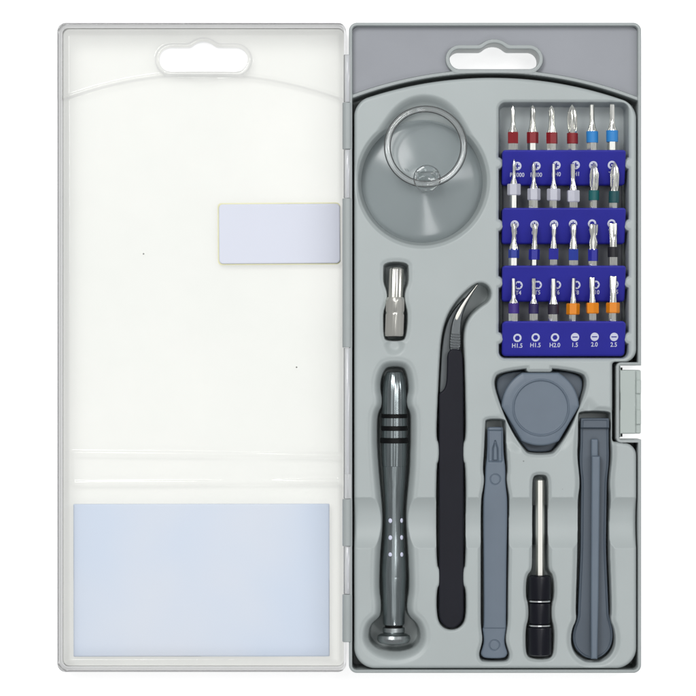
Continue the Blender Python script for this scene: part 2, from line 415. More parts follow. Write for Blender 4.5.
def insert_sdf(x, y):
    s = rbox(x, y, 354.3, 50, 636.6, 668.6, 21)
    q = 13.0; A = arch(x, y, 492, 77.5)
    a_, b_ = np.maximum(s + q, 0), np.maximum(A + q, 0)
    s2 = np.minimum(np.maximum(s + q, A + q), 0) + np.hypot(a_, b_) - q
    # round the two upper corners
    notch = rbox(x, y, 612.5, 362, 680, 442, 3)
    s2 = np.maximum(s2, -notch)
    # rounded corners beside the notch
    s2 = np.where((x > 623.2) & (y > 349) & (y < 364), np.maximum(s2, circle(x, y, 623.2, 349, 0.1) - 13.3), s2)
    s2 = np.where((x > 623.2) & (y > 440) & (y < 456), np.maximum(s2, circle(x, y, 623.2, 456, 0.1) - 13.3), s2)
    return s2
def pocket(s, d, w=3.2, sw=0.0, sd=0.0):
    h = -(d - sd) * ss((-s + 0.6) / w)
    if sw: h = h - sd * ss((-s + sw) / sw)
    return h
def insert_h(x, y, s):
    h = np.zeros_like(x)
    def dig(v):
        nonlocal h; h = np.minimum(h, v)
    dig(pocket(P_cup(x, y), 27, 5, 4, 3))
    dig(pocket(P_lobe(x, y), 13, 13))
    dig(pocket(P_ring(x, y), 31, 4, 3, 3))
    dig(pocket(poly(x, y, coupler_pocket), 40, 3.2, 5, 1.6))
    dp = poly(x, y, driver_pocket); bowl = driver_bowl(x, y)
    dig(pocket(smin(dp, bowl + 8, 3), 45, 3.4, 5, 2))
    dig(pocket(smin(bowl, dp - 6, 6), 26, 16, 4, 1))
    dig(pocket(poly(x, y, tweezer_pocket, 0), 32, 2.4, 2.5, 1.5))
    dig(pocket(poly(x, y, spudger_pocket), 33, 2.8, 4, 2))
    dig(pocket(poly(x, y, rod_pocket), 40, 3.4, 4, 2.5))
    dig(pocket(poly(x, y, pry_pocket), 34, 3.2, 6, 3))
    tri = poly(x, y, pick_tri); bump = rbox(x, y, 526.5, 360, 552.5, 372.3, 3)
    dig(pocket(np.maximum(tri, -bump), 33, 3, 4, 2.2))
    # shallow facets leading into the pockets
    dig(pocket(poly(x, y, chaikin([(484, 415), (500, 414), (506, 408), (528, 449), (519, 455), (508, 450), (507, 470), (484, 470)], 3)), 3.5, 12))
    dig(pocket(poly(x, y, chaikin([(586, 390), (600, 407), (614, 409), (614, 420), (579, 424), (574, 440), (564, 452), (556, 449)], 3)), 3.5, 12))
    # rack well with half-round studs that grip the rack
    well = rbox(x, y, 499, 102.5, 628.5, 358.5, 7)
    for yy in (163, 225, 282, 338):
        well = np.maximum(well, -circle(x, y, 497.2, yy, 6.3)); well = np.maximum(well, -circle(x, y, 630.3, yy, 6.3))
    dig(pocket(well, 33, 3, 3.5, 1.6))
    # finger trough across the lower half, and a thumb rest under the adapter
    dig(np.where(np.abs(y - 522.8) < 25.6, -8.0 * (1 - ((y - 522.8) / 25.6) ** 2), 0))
    dig(-4.0 * ss((9 - circle(x, y, 394.5, 345, 3)) / 9) * (y > 338))
    return h + fillet(s, 4.0) + 0.12 * np.sin(x * 0.05) * np.sin(y * 0.031)
insert = relief('insert', insert_sdf, insert_h, (354, 76, 637, 669), 0.55, -43, M['insert'], case, bottom=False)

# --- clear lid (opened flat to the left)
LZ = -45.0
def lid_outline(x, y):
    return rbox(x, y, 57.2, 22.6, 346.2, 672.2, 8.5)
def lid_sdf(x, y): return np.maximum(lid_outline(x, y) + 2.3, -slot_sdf(x, y, 202, 44.5, 69))
def lid_h(x, y, s):
    o = lid_outline(x, y); sl = slot_sdf(x, y, 202, 44.5, 69)
    A = arch(x, y, 201.5, 71)
    h = np.full_like(x, LZ)
    h = np.where(A > 0, h + 0, h)
    h = h + 5.0 * ss(A / 4.0 + 0.5)                                     # the header step
    h = h + 1.6 * ss((2.6 - np.abs(A - 1)) / 2.2)
    h = h + 6.0 * ss((3.2 - np.abs(sl - 1.6)) / 2.0) * (sl < 6)
    fold = 2.6 * ss((x - 66) / 6) * ss((342 - x) / 5)
    amp = 0.6 + 0.4 * np.sin(x * 0.028 + 1.1) * np.cos(x * 0.011)
    h = h + fold * amp * (ss((3.4 - np.abs(y - 454 - 0.008 * (x - 70))) / 3.4) + ss((3.6 - np.abs(y - 484.5 + 0.006 * (x - 70))) / 3.6) + 0.45 * ss((16 - np.abs(y - 469)) / 6))
    h = h + 1.2 * ss((circle(x, y, 202, 30, 1) - 50) / -6) * (A < 0)    # soft lobe under the slot
    wall = ss((o + 9.0) / 7.0)
    h = h + (-LZ - 34) * wall * 0.6
    return h
lid = relief('lid', lid_sdf, lid_h, (57, 22, 347, 673), 0.8, -49, M['clear'], case)
def rim_sdf(x, y):
    o = lid_outline(x, y); return np.maximum(o, -(o + 2.4))
relief('rim', rim_sdf, lambda x, y, s: fillet(lid_outline(x, y), 1.3), (57, 22, 347, 673), 0.45, -49.5, M['clear_rim'], lid)

# --- hinge knuckles (grey from the shell, clear from the lid)
def knuckle(y0, y1, mt, r, cx):
    pr = [(y0, cx, -2.2, r * .9, r * .9, None), (y0 + .6, cx, -2.2, r, r, None), (y1 - .6, cx, -2.2, r, r, None), (y1, cx, -2.2, r * .9, r * .9, None)]
    return sweep('hinge_knuckle', pr, mt, case, seg=32)
for (y0, y1) in ((102.4, 149.2), (198.3, 347.6), (499, 546.2), (594.4, 642)): knuckle(y0, y1, M['shell'], 5.0, 347.4)
for (y0, y1) in ((54.6, 102), (149.6, 198), (348, 498.6), (546.6, 594)): knuckle(y0, y1, M['clear_knuckle'], 4.2, 347.8)
for (y0, y1) in ((54.6, 102), (149.6, 198), (348, 498.6), (546.6, 594)):
    sweep('hinge_pin', [(y0, 348, -2, 1.5, 1.5, None), (y1, 348, -2, 1.5, 1.5, None)], M['pale'], case, seg=16)
sweep('hinge_block', [(474, 348, -1.4, 4.6, 4.6, None), (498.2, 348, -1.4, 4.6, 4.6, None)], M['clear_knuckle'], case, seg=4, roll=math.pi / 4, smooth=False)

# --- latch in the notch of the right wall
def latch_sdf(x, y):
    s = rbox(x, y, 616.8, 370, 641.4, 433.8, 1.6)
    s = np.minimum(s, rbox(x, y, 616.2, 366, 620.8, 437.5, 1))
    s = np.maximum(s, -rbox(x, y, 617.8, 392.5, 620.2, 410.5, 0.8))
    return s
def latch_h(x, y, s):
    h = np.full_like(x, -1.0)
    h = h - 4.5 * ss((x - 635.2) / 1.2)
    h = h + 3.0 * ss((x - 635.8) / 1) * (((y > 380) & (y < 393.5)) | ((y > 410) & (y < 424)))
    h = h - 3.0 * ss((620.5 - x) / 1.2)
    return h + fillet(s, 1.3)
relief('latch', latch_sdf, latch_h, (616, 365, 642, 438), 0.4, -30, M['latch'], case)
sweep('latch_pin', [(367.5, 621.5, -3, 1.2, 1.2, None), (436.8, 621.5, -3, 1.2, 1.2, None)], M['groove'], case, seg=16)

# ------------------------------------------------------------------ card and film lying in the lid
def ang(x, y, cx, cy, a):
    c, s = math.cos(a), math.sin(a); return cx + (x - cx) * c - (y - cy) * s, cy + (x - cx) * s + (y - cy) * c
def card_sdf(x, y):
    X, Y = ang(x, y, 201, 580, 0.001); return rbox(X, Y, 73.5, 504, 329.5, 656.5, 0.8)
o = relief('foam_card', card_sdf, lambda x, y, s: -40.5 + 0.5 * np.sin(x * .03) + fillet(s, .6), (70, 500, 334, 660), 1.0, -44.6, M['sheet'], pz=-41)
tag(o, 'large pale blue rectangular card lying at the bottom of the clear lid', 'card')
def film_sdf(x, y, g=0):
    X, Y = ang(x, y, 279, 233.5, 0.006); return rbox(X, Y, 219 - g, 204 - g, 340 + g * .2, 263.5 + g, 4)
film = relief('film_label', lambda x, y: film_sdf(x, y), lambda x, y, s: -41.2 + fillet(s, .5), (214, 198, 346, 270), 0.8, -43, M['label'], pz=-42)
tag(film, 'small pale lavender label with rounded corners and yellowed edge inside clear lid', 'label')
relief('adhesive_edge', lambda x, y: film_sdf(x, y, 1.3), lambda x, y, s: -43.1, (214, 198, 346, 270), 0.8, -44.5, M['glue'], film, pz=-43)

# ------------------------------------------------------------------ suction cup with pull ring
cup = thing('suction_cup', 422.5, 181, -26, 'clear round suction cup with pull ring in the upper left pocket', 'suction cup')
pr = [(0.01, -9)]
for i in range(0, 33):
    a = i / 32; r = 12 + (62 - 12) * a
    pr.append((r, -9 - 15 * (a ** 0.92) - (0.9 if a > .93 else 0)))
pr += [(62.4, -25.4), (61.6, -26), (60, -25.6)]
for i in range(30, -1, -3):
    a = i / 32; r = 12 + (62 - 12) * a; pr.append((r, -11 - 15 * (a ** 0.92)))
pr.append((0.01, -11))
lathe_z('cup', 422.5, 181, pr, M['cup'], cup, seg=128)
lathe_z('rim_bead', 422.5, 181, [(60.6, -25.5), (60.6, -23.6), (61.6, -22.9), (62.8, -23.6), (62.8, -25.5)], M['cup'], cup, seg=128)
lathe_z('knob', 427, 178.5, [(0.01, -9), (7, -9), (8, -6), (13.2, -3.5), (13.8, -1), (12.5, 1.5), (8, 2.4), (0.01, 2.6)], M['acrylic'], cup, seg=64)
sweep('knob_bar', [(171.5, 427.5, 1, 11, 2.6, None), (173, 427.5, 1, 12, 4.0, None), (179, 427.5, 1, 12, 4.0, None), (181, 427.5, 1, 11, 2.6, None)], M['acrylic'], cup, seg=40)
V = []; F = []; n1, n2 = 128, 20
for i in range(n1):
    a = 2 * math.pi * i / n1
    for j in range(n2):
        b2 = 2 * math.pi * j / n2; R = 38.2 + 3.5 * math.cos(b2)
        V.append((425.5 + R * math.cos(a), 146.6 - R * math.sin(a) * 0.985, 1.5 + 3.5 * math.sin(b2) - 1.2 * math.sin(a)))
for i in range(n1):
    for j in range(n2):
        F.append((i * n2 + j, ((i + 1) % n1) * n2 + j, ((i + 1) % n1) * n2 + (j + 1) % n2, i * n2 + (j + 1) % n2))
link_mesh('pull_ring', V, F, M['ring'], cup)
sweep('ring_seam', [(168.5, 405.5, 2.6, 1.3, 1.3, None), (171.5, 407.5, 2.6, 1.6, 1.6, None)], M['acrylic'], cup, seg=10)

# ------------------------------------------------------------------ hex adapter
ad = thing('bit_adapter', 395, 302, -20, 'short silver hexagonal bit adapter in the pocket under the suction cup', 'bit adapter')
def tilt(y): return 396.4 - (y - 267) * 0.033
rings = []
for (y, r) in ((267.2, 4.5), (268, 6.0), (269.5, 6.9), (296, 7.0), (298, 7.0)): rings.append((y, tilt(y), -4, r, r, lambda t: 1 + 0.06 * math.cos(9 * t)))
sweep('socket_sleeve', rings, M['nickel'], ad, seg=108, sharp=60)
def hx(lim): return lambda t: min(hexs(t), lim)
R = 10.6
rings = [(297.2, tilt(297), -4, R, R, hx(.80)), (299.5, tilt(299), -4, R, R, hx(.90)), (302, tilt(302), -4, R, R, hx(1)),
         (311.2, tilt(311), -4, R, R, hx(1)), (312.3, tilt(312), -4, R, R, hx(.90)), (313.8, tilt(313), -4, R, R, hx(.90)), (315, tilt(315), -4, R, R, hx(1)),
         (333.5, tilt(333), -4, R, R, hx(1)), (335.3, tilt(335), -4, R, R, hx(.93)), (336.2, tilt(336), -4, R, R, hx(.86))]
sweep('hex_body', rings, M['nickel'], ad, seg=72, roll=math.pi / 2, sharp=25)
sweep('end_hole', [(336.0, tilt(336), -4, 5, 5, None), (336.6, tilt(336), -4, 5, 5, None)], M['groove'], ad, seg=24)

# ------------------------------------------------------------------ precision screwdriver handle
dr = thing('screwdriver_handle', 394.5, 510, -24, 'dark grey metal precision screwdriver handle with black grooves and a round cap', 'screwdriver')
AX, AZ = 394.3, -14.5
fl = lambda t: 1 + 0.012 * math.cos(20 * t)
KR = 0.91
def bodyring(lst, f=None): return [(y, AX + (y - 500) * -0.003, AZ, r * KR, r * KR, f) for (y, r) in lst]
def cyl(name, lst, mt, f=None, seg=120, sharp=30): return sweep(name, bodyring(lst, f), mt, dr, seg=seg, sharp=sharp)
cyl('nose', [(371.8, 6.5), (372.4, 8.6), (376, 10.4), (384, 12.2), (392, 13.0), (402, 13.3), (414.6, 13.6)], M['gun'], fl)
for (a, b_, r) in ((414.0, 418.4, 13.3), (426.2, 431.0, 13.5), (438.0, 443.4, 14.6)):
    cyl('grip_ring', [(a, r), (a + .5, r + 1.2), (b_ - .5, r + 1.2), (b_, r)], M['groove'])
cyl('grip_band', [(417.6, 12.8), (418.4, 13.7), (426.2, 13.8), (427, 12.8)], M['gun'], fl)
cyl('grip_band', [(430.2, 12.8), (431, 13.8), (438, 13.9), (438.8, 12.8)], M['gun'], fl)
cyl('upper_barrel', [(442.8, 13), (443.6, 14), (455, 13.8), (466.5, 13.3), (467, 12.9)], M['gun'], fl)
cyl('waist', [(466.8, 13.1), (467.4, 13.1), (480, 12.4), (495, 11.1), (510, 10.3), (525, 10.3), (540, 11.1), (560, 12.8), (575, 13.6), (578, 13.6)], M['gun'])
cyl('lower_barrel', [(577.5, 13.2), (579, 13.4), (590, 13.0), (600, 12.5), (612, 12.2), (624, 12.0), (626, 11.4)], M['gun'])
cyl('neck_ring', [(625.6, 9.8), (629, 9.8)], M['groove'])
cyl('collar', [(628.2, 10.2), (628.9, 12.2), (633, 12.4), (634.4, 11.4)], M['cap'])
cyl('rotating_cap', [(634.0, 9.0), (635.0, 15.0), (636.6, 17.6), (639.5, 18.6), (642.0, 17.8), (644.0, 15.6), (645.2, 10)], M['cap'])
for (yy) in (521, 538, 555):
    for dx in (-4.0, 7.6):
        rr = {521: 10.3, 538: 11.0, 555: 12.1}[yy] * KR
        th = math.acos(dx / rr)
        V = []; F = []
        n = 14
        # small bright dimple inlay sitting on the surface
        ux, uz = math.cos(th), math.sin(th)
        for (q, hgt) in ((2.2, -.4), (2.0, .25), (1.1, .5), (0.05, .55)):
            for i in range(n):
                t = 2 * math.pi * i / n
                V.append((AX + ux * (rr + hgt) - uz * q * math.cos(t) * .95, yy + q * 1.15 * math.sin(t), AZ + uz * (rr + hgt) + ux * q * math.cos(t) * .95))
        for j in range(3):
            for i in range(n):
                a0 = j * n + i; b0 = j * n + (i + 1) % n; F.append((a0, b0, b0 + n, a0 + n))
        link_mesh('stud', V, F, M['ink'], dr)

# ------------------------------------------------------------------ curved tweezers
tw = thing('tweezers', 451, 480, -24, 'black coated tweezers with a bent bare metal tip in the long narrow pocket', 'tweezers')
under = chaikin([(438.8, 600), (438.8, 400), (440, 372), (442, 342), (446.5, 322), (454, 309), (464, 298), (474.5, 288), (477, 288.5), (467, 301), (459, 313), (456, 325), (455.5, 345), (458, 372), (459, 600)], 2)
relief('arm', lambda x, y: poly(x, y, under), lambda x, y, s: -13.0 + fillet(s, 1.5), (436, 285, 464, 602), 0.5, -20, M['dark_steel'], tw)
tip = chaikin([(461.5, 352), (449.3, 352), (449.6, 340), (451, 326), (454.5, 315), (461, 303), (469, 293), (477.6, 283.2), (478.8, 284.2), (472.5, 294), (466.5, 305), (462.5, 316), (460.8, 330)], 2)
def tip_h(x, y, s):
    h = -2.5 + fillet(s, 1.8)
    return h - 0.55 * (np.sin((y - 0.08 * x) * 2.3) > 0.2) * ((y > 333) & (y < 349.5) & (s < -1.2))
relief('tip', lambda x, y: poly(x, y, tip), tip_h, (446, 281, 482, 354), 0.3, -10, M['dark_steel'], tw)
edge = chaikin([(453.6, 318), (457, 321.5), (460.5, 315.5), (464.5, 306), (471.5, 294.5), (478.2, 284.4), (477.4, 284), (469.5, 293.5), (461.5, 304)], 2)
relief('ground_edge', lambda x, y: poly(x, y, edge), lambda x, y, s: -1.2 + fillet(s, 1.0) + 0.12 * (x - 465), (452, 282, 480, 323), 0.3, -4, M['nickel'], tw)
sleeve = chaikin([(447.4, 349), (461.3, 349), (462.6, 356), (463.2, 372), (463.6, 400), (463.6, 600), (464, 612), (462.5, 621), (457, 627), (451.3, 628.6),
                  (445.5, 627), (440, 621), (438.6, 612), (438.9, 600), (438.9, 400), (439.2, 393), (443.5, 391), (446.6, 384), (447.2, 370)], 2)
def sleeve_h(x, y, s): return 0.3 - 0.004 * (x - 451) ** 2 + fillet(s, 1.4)
relief('coated_arm', lambda x, y: poly(x, y, sleeve), sleeve_h, (436, 347, 466, 630), 0.5, -12.5, M['black_coat'], tw)
relief('joint', lambda x, y: rbox(x, y, 440, 600, 462.5, 627, 11), lambda x, y, s: -11.0, (438, 598, 464, 629), 0.8, -20, M['black_coat'], tw)

# ------------------------------------------------------------------ triangular opening pick
pk = thing('opening_pick', 540.5, 408, -24, 'slate grey triangular opening pick with a thick round grip below the blue rack', 'opening pick')
blade = chaikin([(502, 374.5), (520, 370.8), (561, 370.8), (579, 374.5), (584.2, 381), (583, 393), (570, 427), (554.5, 449), (550, 452.4), (531, 452.4), (526.5, 449),
                 (511, 427), (498, 393), (496.8, 381)], 2)
relief('blade', lambda x, y: poly(x, y, blade), lambda x, y, s: -18 + fillet(s, 1.5), (494, 368, 587, 455), 0.6, -27, M['slate_shaded'], pk)
def grip_sdf(x, y):
    s = circle(x, y, 540.5, 407, 38.8)
    L = (-(x - 501) * math.cos(0.53) + (y - 406) * math.sin(0.53)) + 0.3
    Rr = ((x - 580) * math.cos(0.53) + (y - 406) * math.sin(0.53)) + 0.3
    s = np.maximum(s, 372.6 - y); return np.maximum(s, np.maximum(L, Rr))
def grip_h(x, y, s):
    d = circle(x, y, 541, 407.6, 27.6)
    return -2.0 + 1.0 * ss((-s) / 8) - 0.7 * ss((-d) / 1.2) + 1.2 * ss((1.2 - np.abs(d)) / 0.9) + fillet(s, 2.2)
relief('grip', grip_sdf, grip_h, (500, 370, 582, 447), 0.45, -18.5, M['slate'], pk)

# ------------------------------------------------------------------ narrow spudger
sp = thing('spudger', 495, 545, -24, 'narrow slate grey plastic prying stick with a round dimple near each end', 'spudger')
sp_out = prof([(427.2, 488.2, 502.8), (428, 487.6, 503.2), (445, 487.6, 503.4), (458, 487.0, 504.2), (466, 485.8, 505.6), (476, 485.4, 505.8), (482, 485.4, 505.6), (492, 484.4, 506.8), (500, 483.6, 507.6),
               (520, 483.6, 507.4), (560, 483.8, 506.8), (627.5, 484.2, 506.2), (629, 482.6, 506.4), (633, 483.4, 505.6), (642, 484.2, 504.6), (648, 482.8, 506), (653, 481, 508), (656, 481.6, 507), (658.8, 485, 504)], 2)
def sp_h(x, y, s):
    h = np.full_like(x, -2.0)
    h = h - 3.0 * ss((463 - y) / 3) * ss((6.0 + (x - 495.5) * 0 + 0 - np.abs(x - 495.5) + 1.2) / 1.0)
    h = h - 3.5 * ss((431.5 - y) / 2.0)
    u = poly(x, y, [(495.5, 441), (498, 449), (498.2, 461), (492.8, 461), (493, 449)])
    h = h - 2.2 * ss((0.9 - np.abs(u)) / 1.0) + 1.0 * ss(-u / 1.5)
    for (cx, cy) in ((495.5, 479.6), (494.7, 645.6)):
        d = circle(x, y, cx, cy, 5.1); h = h - 1.1 * ss((0.85 - np.abs(d)) / 0.8)
    h = h - 1.0 * ss((y - 627.8) / 1.0)
    h = h - 0.010 * (x - 495.3) ** 2
    return h + fillet(s, 1.6)
relief('shaft', lambda x, y: poly(x, y, sp_out), sp_h, (479, 425, 510, 660), 0.4, -18, M['slate'], sp)

# ------------------------------------------------------------------ extension rod
rod = thing('extension_rod', 540, 568, -22, 'steel hexagonal extension rod with a black handle marked by two silver rings', 'extension rod')
RZ = -5.0
def rr_(lst, f=None): return [(y, 540.3, RZ, r, r, f) for (y, r) in lst]
sweep('shaft', rr_([(479.5, 2.8), (480.6, 4.3), (577, 4.3)], hexs), M['nickel'], rod, seg=6, roll=math.pi / 6 + math.pi / 6 * 1.0, smooth=False)
sweep('sleeve_tube', [(y, 540.3, -13.5, 7.0, 7.0, None) for y in (506, 545)], M['dark_steel'], rod, seg=40)
for (a, b2, r1) in ((575.5, 600.8, 11.6), (602.4, 625.0, 10.8), (626.6, 656.2, 11.9)):
    f = 1.4
    sweep('handle_section', [(y, 540.0, RZ, r, r, None) for (y, r) in ((a, r1 - f - 1.2), (a + f, r1 - .2), (a + 3, r1), (b2 - 3, r1), (b2 - f, r1 - .2), (b2, r1 - f - 1.0))], M['black_gloss'], rod, seg=60)
for (a, b2) in ((600.2, 602.6), (624.6, 627)):
    sweep('silver_ring', [(a, 540, RZ, 10.0, 10.0, None), (a + .5, 540, RZ, 10.9, 10.9, None), (b2 - .5, 540, RZ, 10.9, 10.9, None), (b2, 540, RZ, 10, 10, None)], M['chrome'], rod, seg=60)

# ------------------------------------------------------------------ broad pry tool
py_ = thing('pry_tool', 594, 545, -24, 'broad slate grey pry tool with a raised centre rib and bulb shaped end', 'pry tool')
pry_out = prof([(418.2, 581.6, 609.0), (419, 581, 609.6), (445, 581, 609.6), (456, 580.2, 610), (468, 580.4, 609.4), (480, 581.8, 607.8), (500, 581.6, 607.4), (545, 581.4, 606.6), (580, 580, 608),
                (610, 578.6, 609.4), (616, 578.6, 609.6), (622, 577, 611.4), (630, 574, 613.6), (640, 573, 614), (650, 576, 611), (657, 583, 604), (660, 590, 598)], 2)
def pry_h(x, y, s):
    h = np.full_like(x, -10.0)
    h = h + 5.6 * ss((429 - y) / 1.4)
    h = h + 1.2 * ss((s + 2.6) / 1.2)
    h = h - 3.0 * ss((y - 610) / 40)
    return h + fillet(s, 1.6)
relief('blade', lambda x, y: poly(x, y, pry_out), pry_h, (571, 416, 616, 662), 0.45, -22, M['slate_shaded'], py_)
def rib_sdf(x, y): return np.minimum(rbox(x, y, 591.4, 439, 598.6, 458, 1.5), poly(x, y, [(591.6, 455.5), (600.2, 455.5), (598.6, 600), (597.4, 659), (591.0, 659), (590.8, 600)]))
def rib_h(x, y, s): return -4.2 + 6.2 * ss((y - 455.5) / 1.2) + fillet(s, 2.0)
relief('rib', rib_sdf, rib_h, (591, 438, 601, 660), 0.35, -8, M['slate'], py_)

# ------------------------------------------------------------------ blue bit rack
rack = thing('bit_rack', 564, 230, -30, 'blue stepped plastic rack printed with white size marks, holding small bits', 'bit rack')
def text_geo(txt, size, cx, cy, zf, lift=0.28, sx=0.92):
    cu = bpy.data.curves.new('t', 'FONT'); cu.body = txt; cu.size = size; cu.align_x = 'CENTER'; cu.align_y = 'CENTER'
    cu.offset = 0.075 * size / 5; cu.resolution_u = 4
    ob = bpy.data.objects.new('t', cu); C.objects.link(ob)
    bpy.context.view_layer.update()
    me = bpy.data.meshes.new_from_object(ob.evaluated_get(bpy.context.evaluated_depsgraph_get()))
    V = [(cx + v.co.x * sx, cy - v.co.y, 0) for v in me.vertices]; V = [(a, b, zf(b) + lift) for a, b, _ in V]
    F = [tuple(p.vertices) for p in me.polygons]
    bpy.data.objects.remove(ob); bpy.data.meshes.remove(me); bpy.data.curves.remove(cu)
    return V, F
def ring_geo(cx, cy, zf, r0, r1, kind, lift=0.28):
    V = []; F = []; n = 40
    def inner(t):
        if kind == 'cross':
            return 1
        if kind == 'star5': return r0 * (0.62 + 0.30 * math.cos(5 * (t - math.pi / 2)))
        if kind == 'star6': return r0 * (0.95 + 0.13 * math.cos(6 * t))
        if kind == 'hex': return r0 * 1.05 * hexs(t)
        return r0
    if kind in ('star5', 'star6', 'hex', 'ring', 'dot'):
        for i in range(n):
            t = 2 * math.pi * i / n; q = inner(t)
            V += [(cx + q * math.cos(t), cy - q * math.sin(t)), (cx + r1 * math.cos(t), cy - r1 * math.sin(t))]
        for i in range(n):
            a = 2 * i; b = 2 * ((i + 1) % n); F.append((a, a + 1, b + 1, b))
        if kind == 'dot':
            k = len(V)
            for i in range(12): V.append((cx + .9 * math.cos(i * math.pi / 6), cy - .9 * math.sin(i * math.pi / 6)))
            F.append(tuple(k + i for i in range(12)))
    elif kind == 'slot':      # disc with a horizontal slot left open
        hw, hh = 2.5, 0.55
        for sgn in (1, -1):
            k = len(V); m = 20
            arc = []
            for i in range(m + 1):
                t = math.pi * i / m; arc.append((r1 * math.cos(t), sgn * r1 * math.sin(t)))
            inn = []
            for i in range(m + 1):
                X = math.cos(math.pi * i / m) * r1
                inn.append((X, sgn * hh if abs(X) < hw else 0.0))
            for p in arc: V.append((cx + p[0], cy - p[1]))
            for p in inn: V.append((cx + p[0], cy - p[1]))
            for i in range(m):
                f = (k + i, k + i + 1, k + m + 1 + i + 1, k + m + 1 + i); F.append(f if sgn > 0 else f[::-1])
    elif kind == 'cross':     # disc with a cross left open
        n = 64; q0 = 0.62; q1 = 2.5
        for i in range(n):
            t = 2 * math.pi * i / n; c, s_ = abs(math.cos(t)), abs(math.sin(t))
            big, sm = max(c, s_), min(c, s_)
            q = min(q1 / big, q0 / max(sm, 1e-6)); V += [(cx + q * math.cos(t), cy - q * math.sin(t)), (cx + r1 * math.cos(t), cy - r1 * math.sin(t))]
        for i in range(n):
            a = 2 * i; b = 2 * ((i + 1) % n); F.append((a, a + 1, b + 1, b))
    return [(a, b, zf(b) + lift) for a, b in V], F
steps = [
    (150.4, 185.0, [('PH000', 517.3, 'cross'), ('PH00', 536.4, 'cross'), ('PH0', 556.4, 'cross'), ('PH1', 575.6, 'cross'), ('T6', 593.2, 'star5'), ('T5', 611.8, 'dot')], 165.6, 174.4),
    (208.2, 243.8, [('08', 514.6, 'star5'), ('08', 534.4, 'star5'), ('T3', 554, 'star5'), ('T2', 573, 'star5'), ('T3', 592, 'ring'), ('T4', 611.5, 'ring')], 224.3, 232.3),
    (265.8, 301.6, [('T4', 518.6, 'star6'), ('T5', 537.8, 'star6'), ('T6', 557, 'star6'), ('T8', 576.4, 'star6'), ('T10', 595.6, 'star6'), ('T15', 614.5, 'star6')], 285.0, 292.6),
    (321.2, 356.4, [('H1.5', 517.4, 'hex'), ('H1.5', 535.6, 'hex'), ('H2.0', 555, 'hex'), ('1.5', 575, 'slot'), ('2.0', 594.6, 'slot'), ('2.5', 614, 'slot')], 337.4, 345.3),
]
for (y0, y1, marks, ys, yt) in steps:
    zf = lambda y, y0=y0, y1=y1: 9.0 - 19.0 * (y - y0) / (y1 - y0)
    sd = lambda x, y, y0=y0, y1=y1: rbox(x, y, 502.2, y0, 625.4, y1, 4.2 if y1 > 350 else 3.0)
    st = relief('rack_step', sd, lambda x, y, s, zf=zf: zf(y) + fillet(s, 1.8), (502, y0, 626, y1), 0.6, -30, M['blue'], rack)
    V = []; F = []
    for (txt, cx, kind) in marks:
        jy = 0.25 * math.sin(cx * 3) + (555 - cx) * 0.012
        r0 = {'star5': 2.9, 'dot': 2.2, 'ring': 2.3, 'star6': 2.7, 'hex': 2.5}.get(kind, 2.5)
        for (v, f) in (ring_geo(cx, ys + jy, zf, r0, 4.15, kind), text_geo(txt, 6.1 if y1 > 350 else 5.8, cx, yt + jy, zf)):
            k = len(V); V += v; F += [tuple(i + k for i in q) for q in f]
    link_mesh('printed_marks', V, F, M['ink'], st, smooth=False)
relief('rack_base', lambda x, y: rbox(x, y, 503.5, 153, 624.5, 352, 2), lambda x, y, s: -24.0 + fillet(s, 1), (503, 152, 625, 353), 1.0, -31, M['rack_base'], rack)

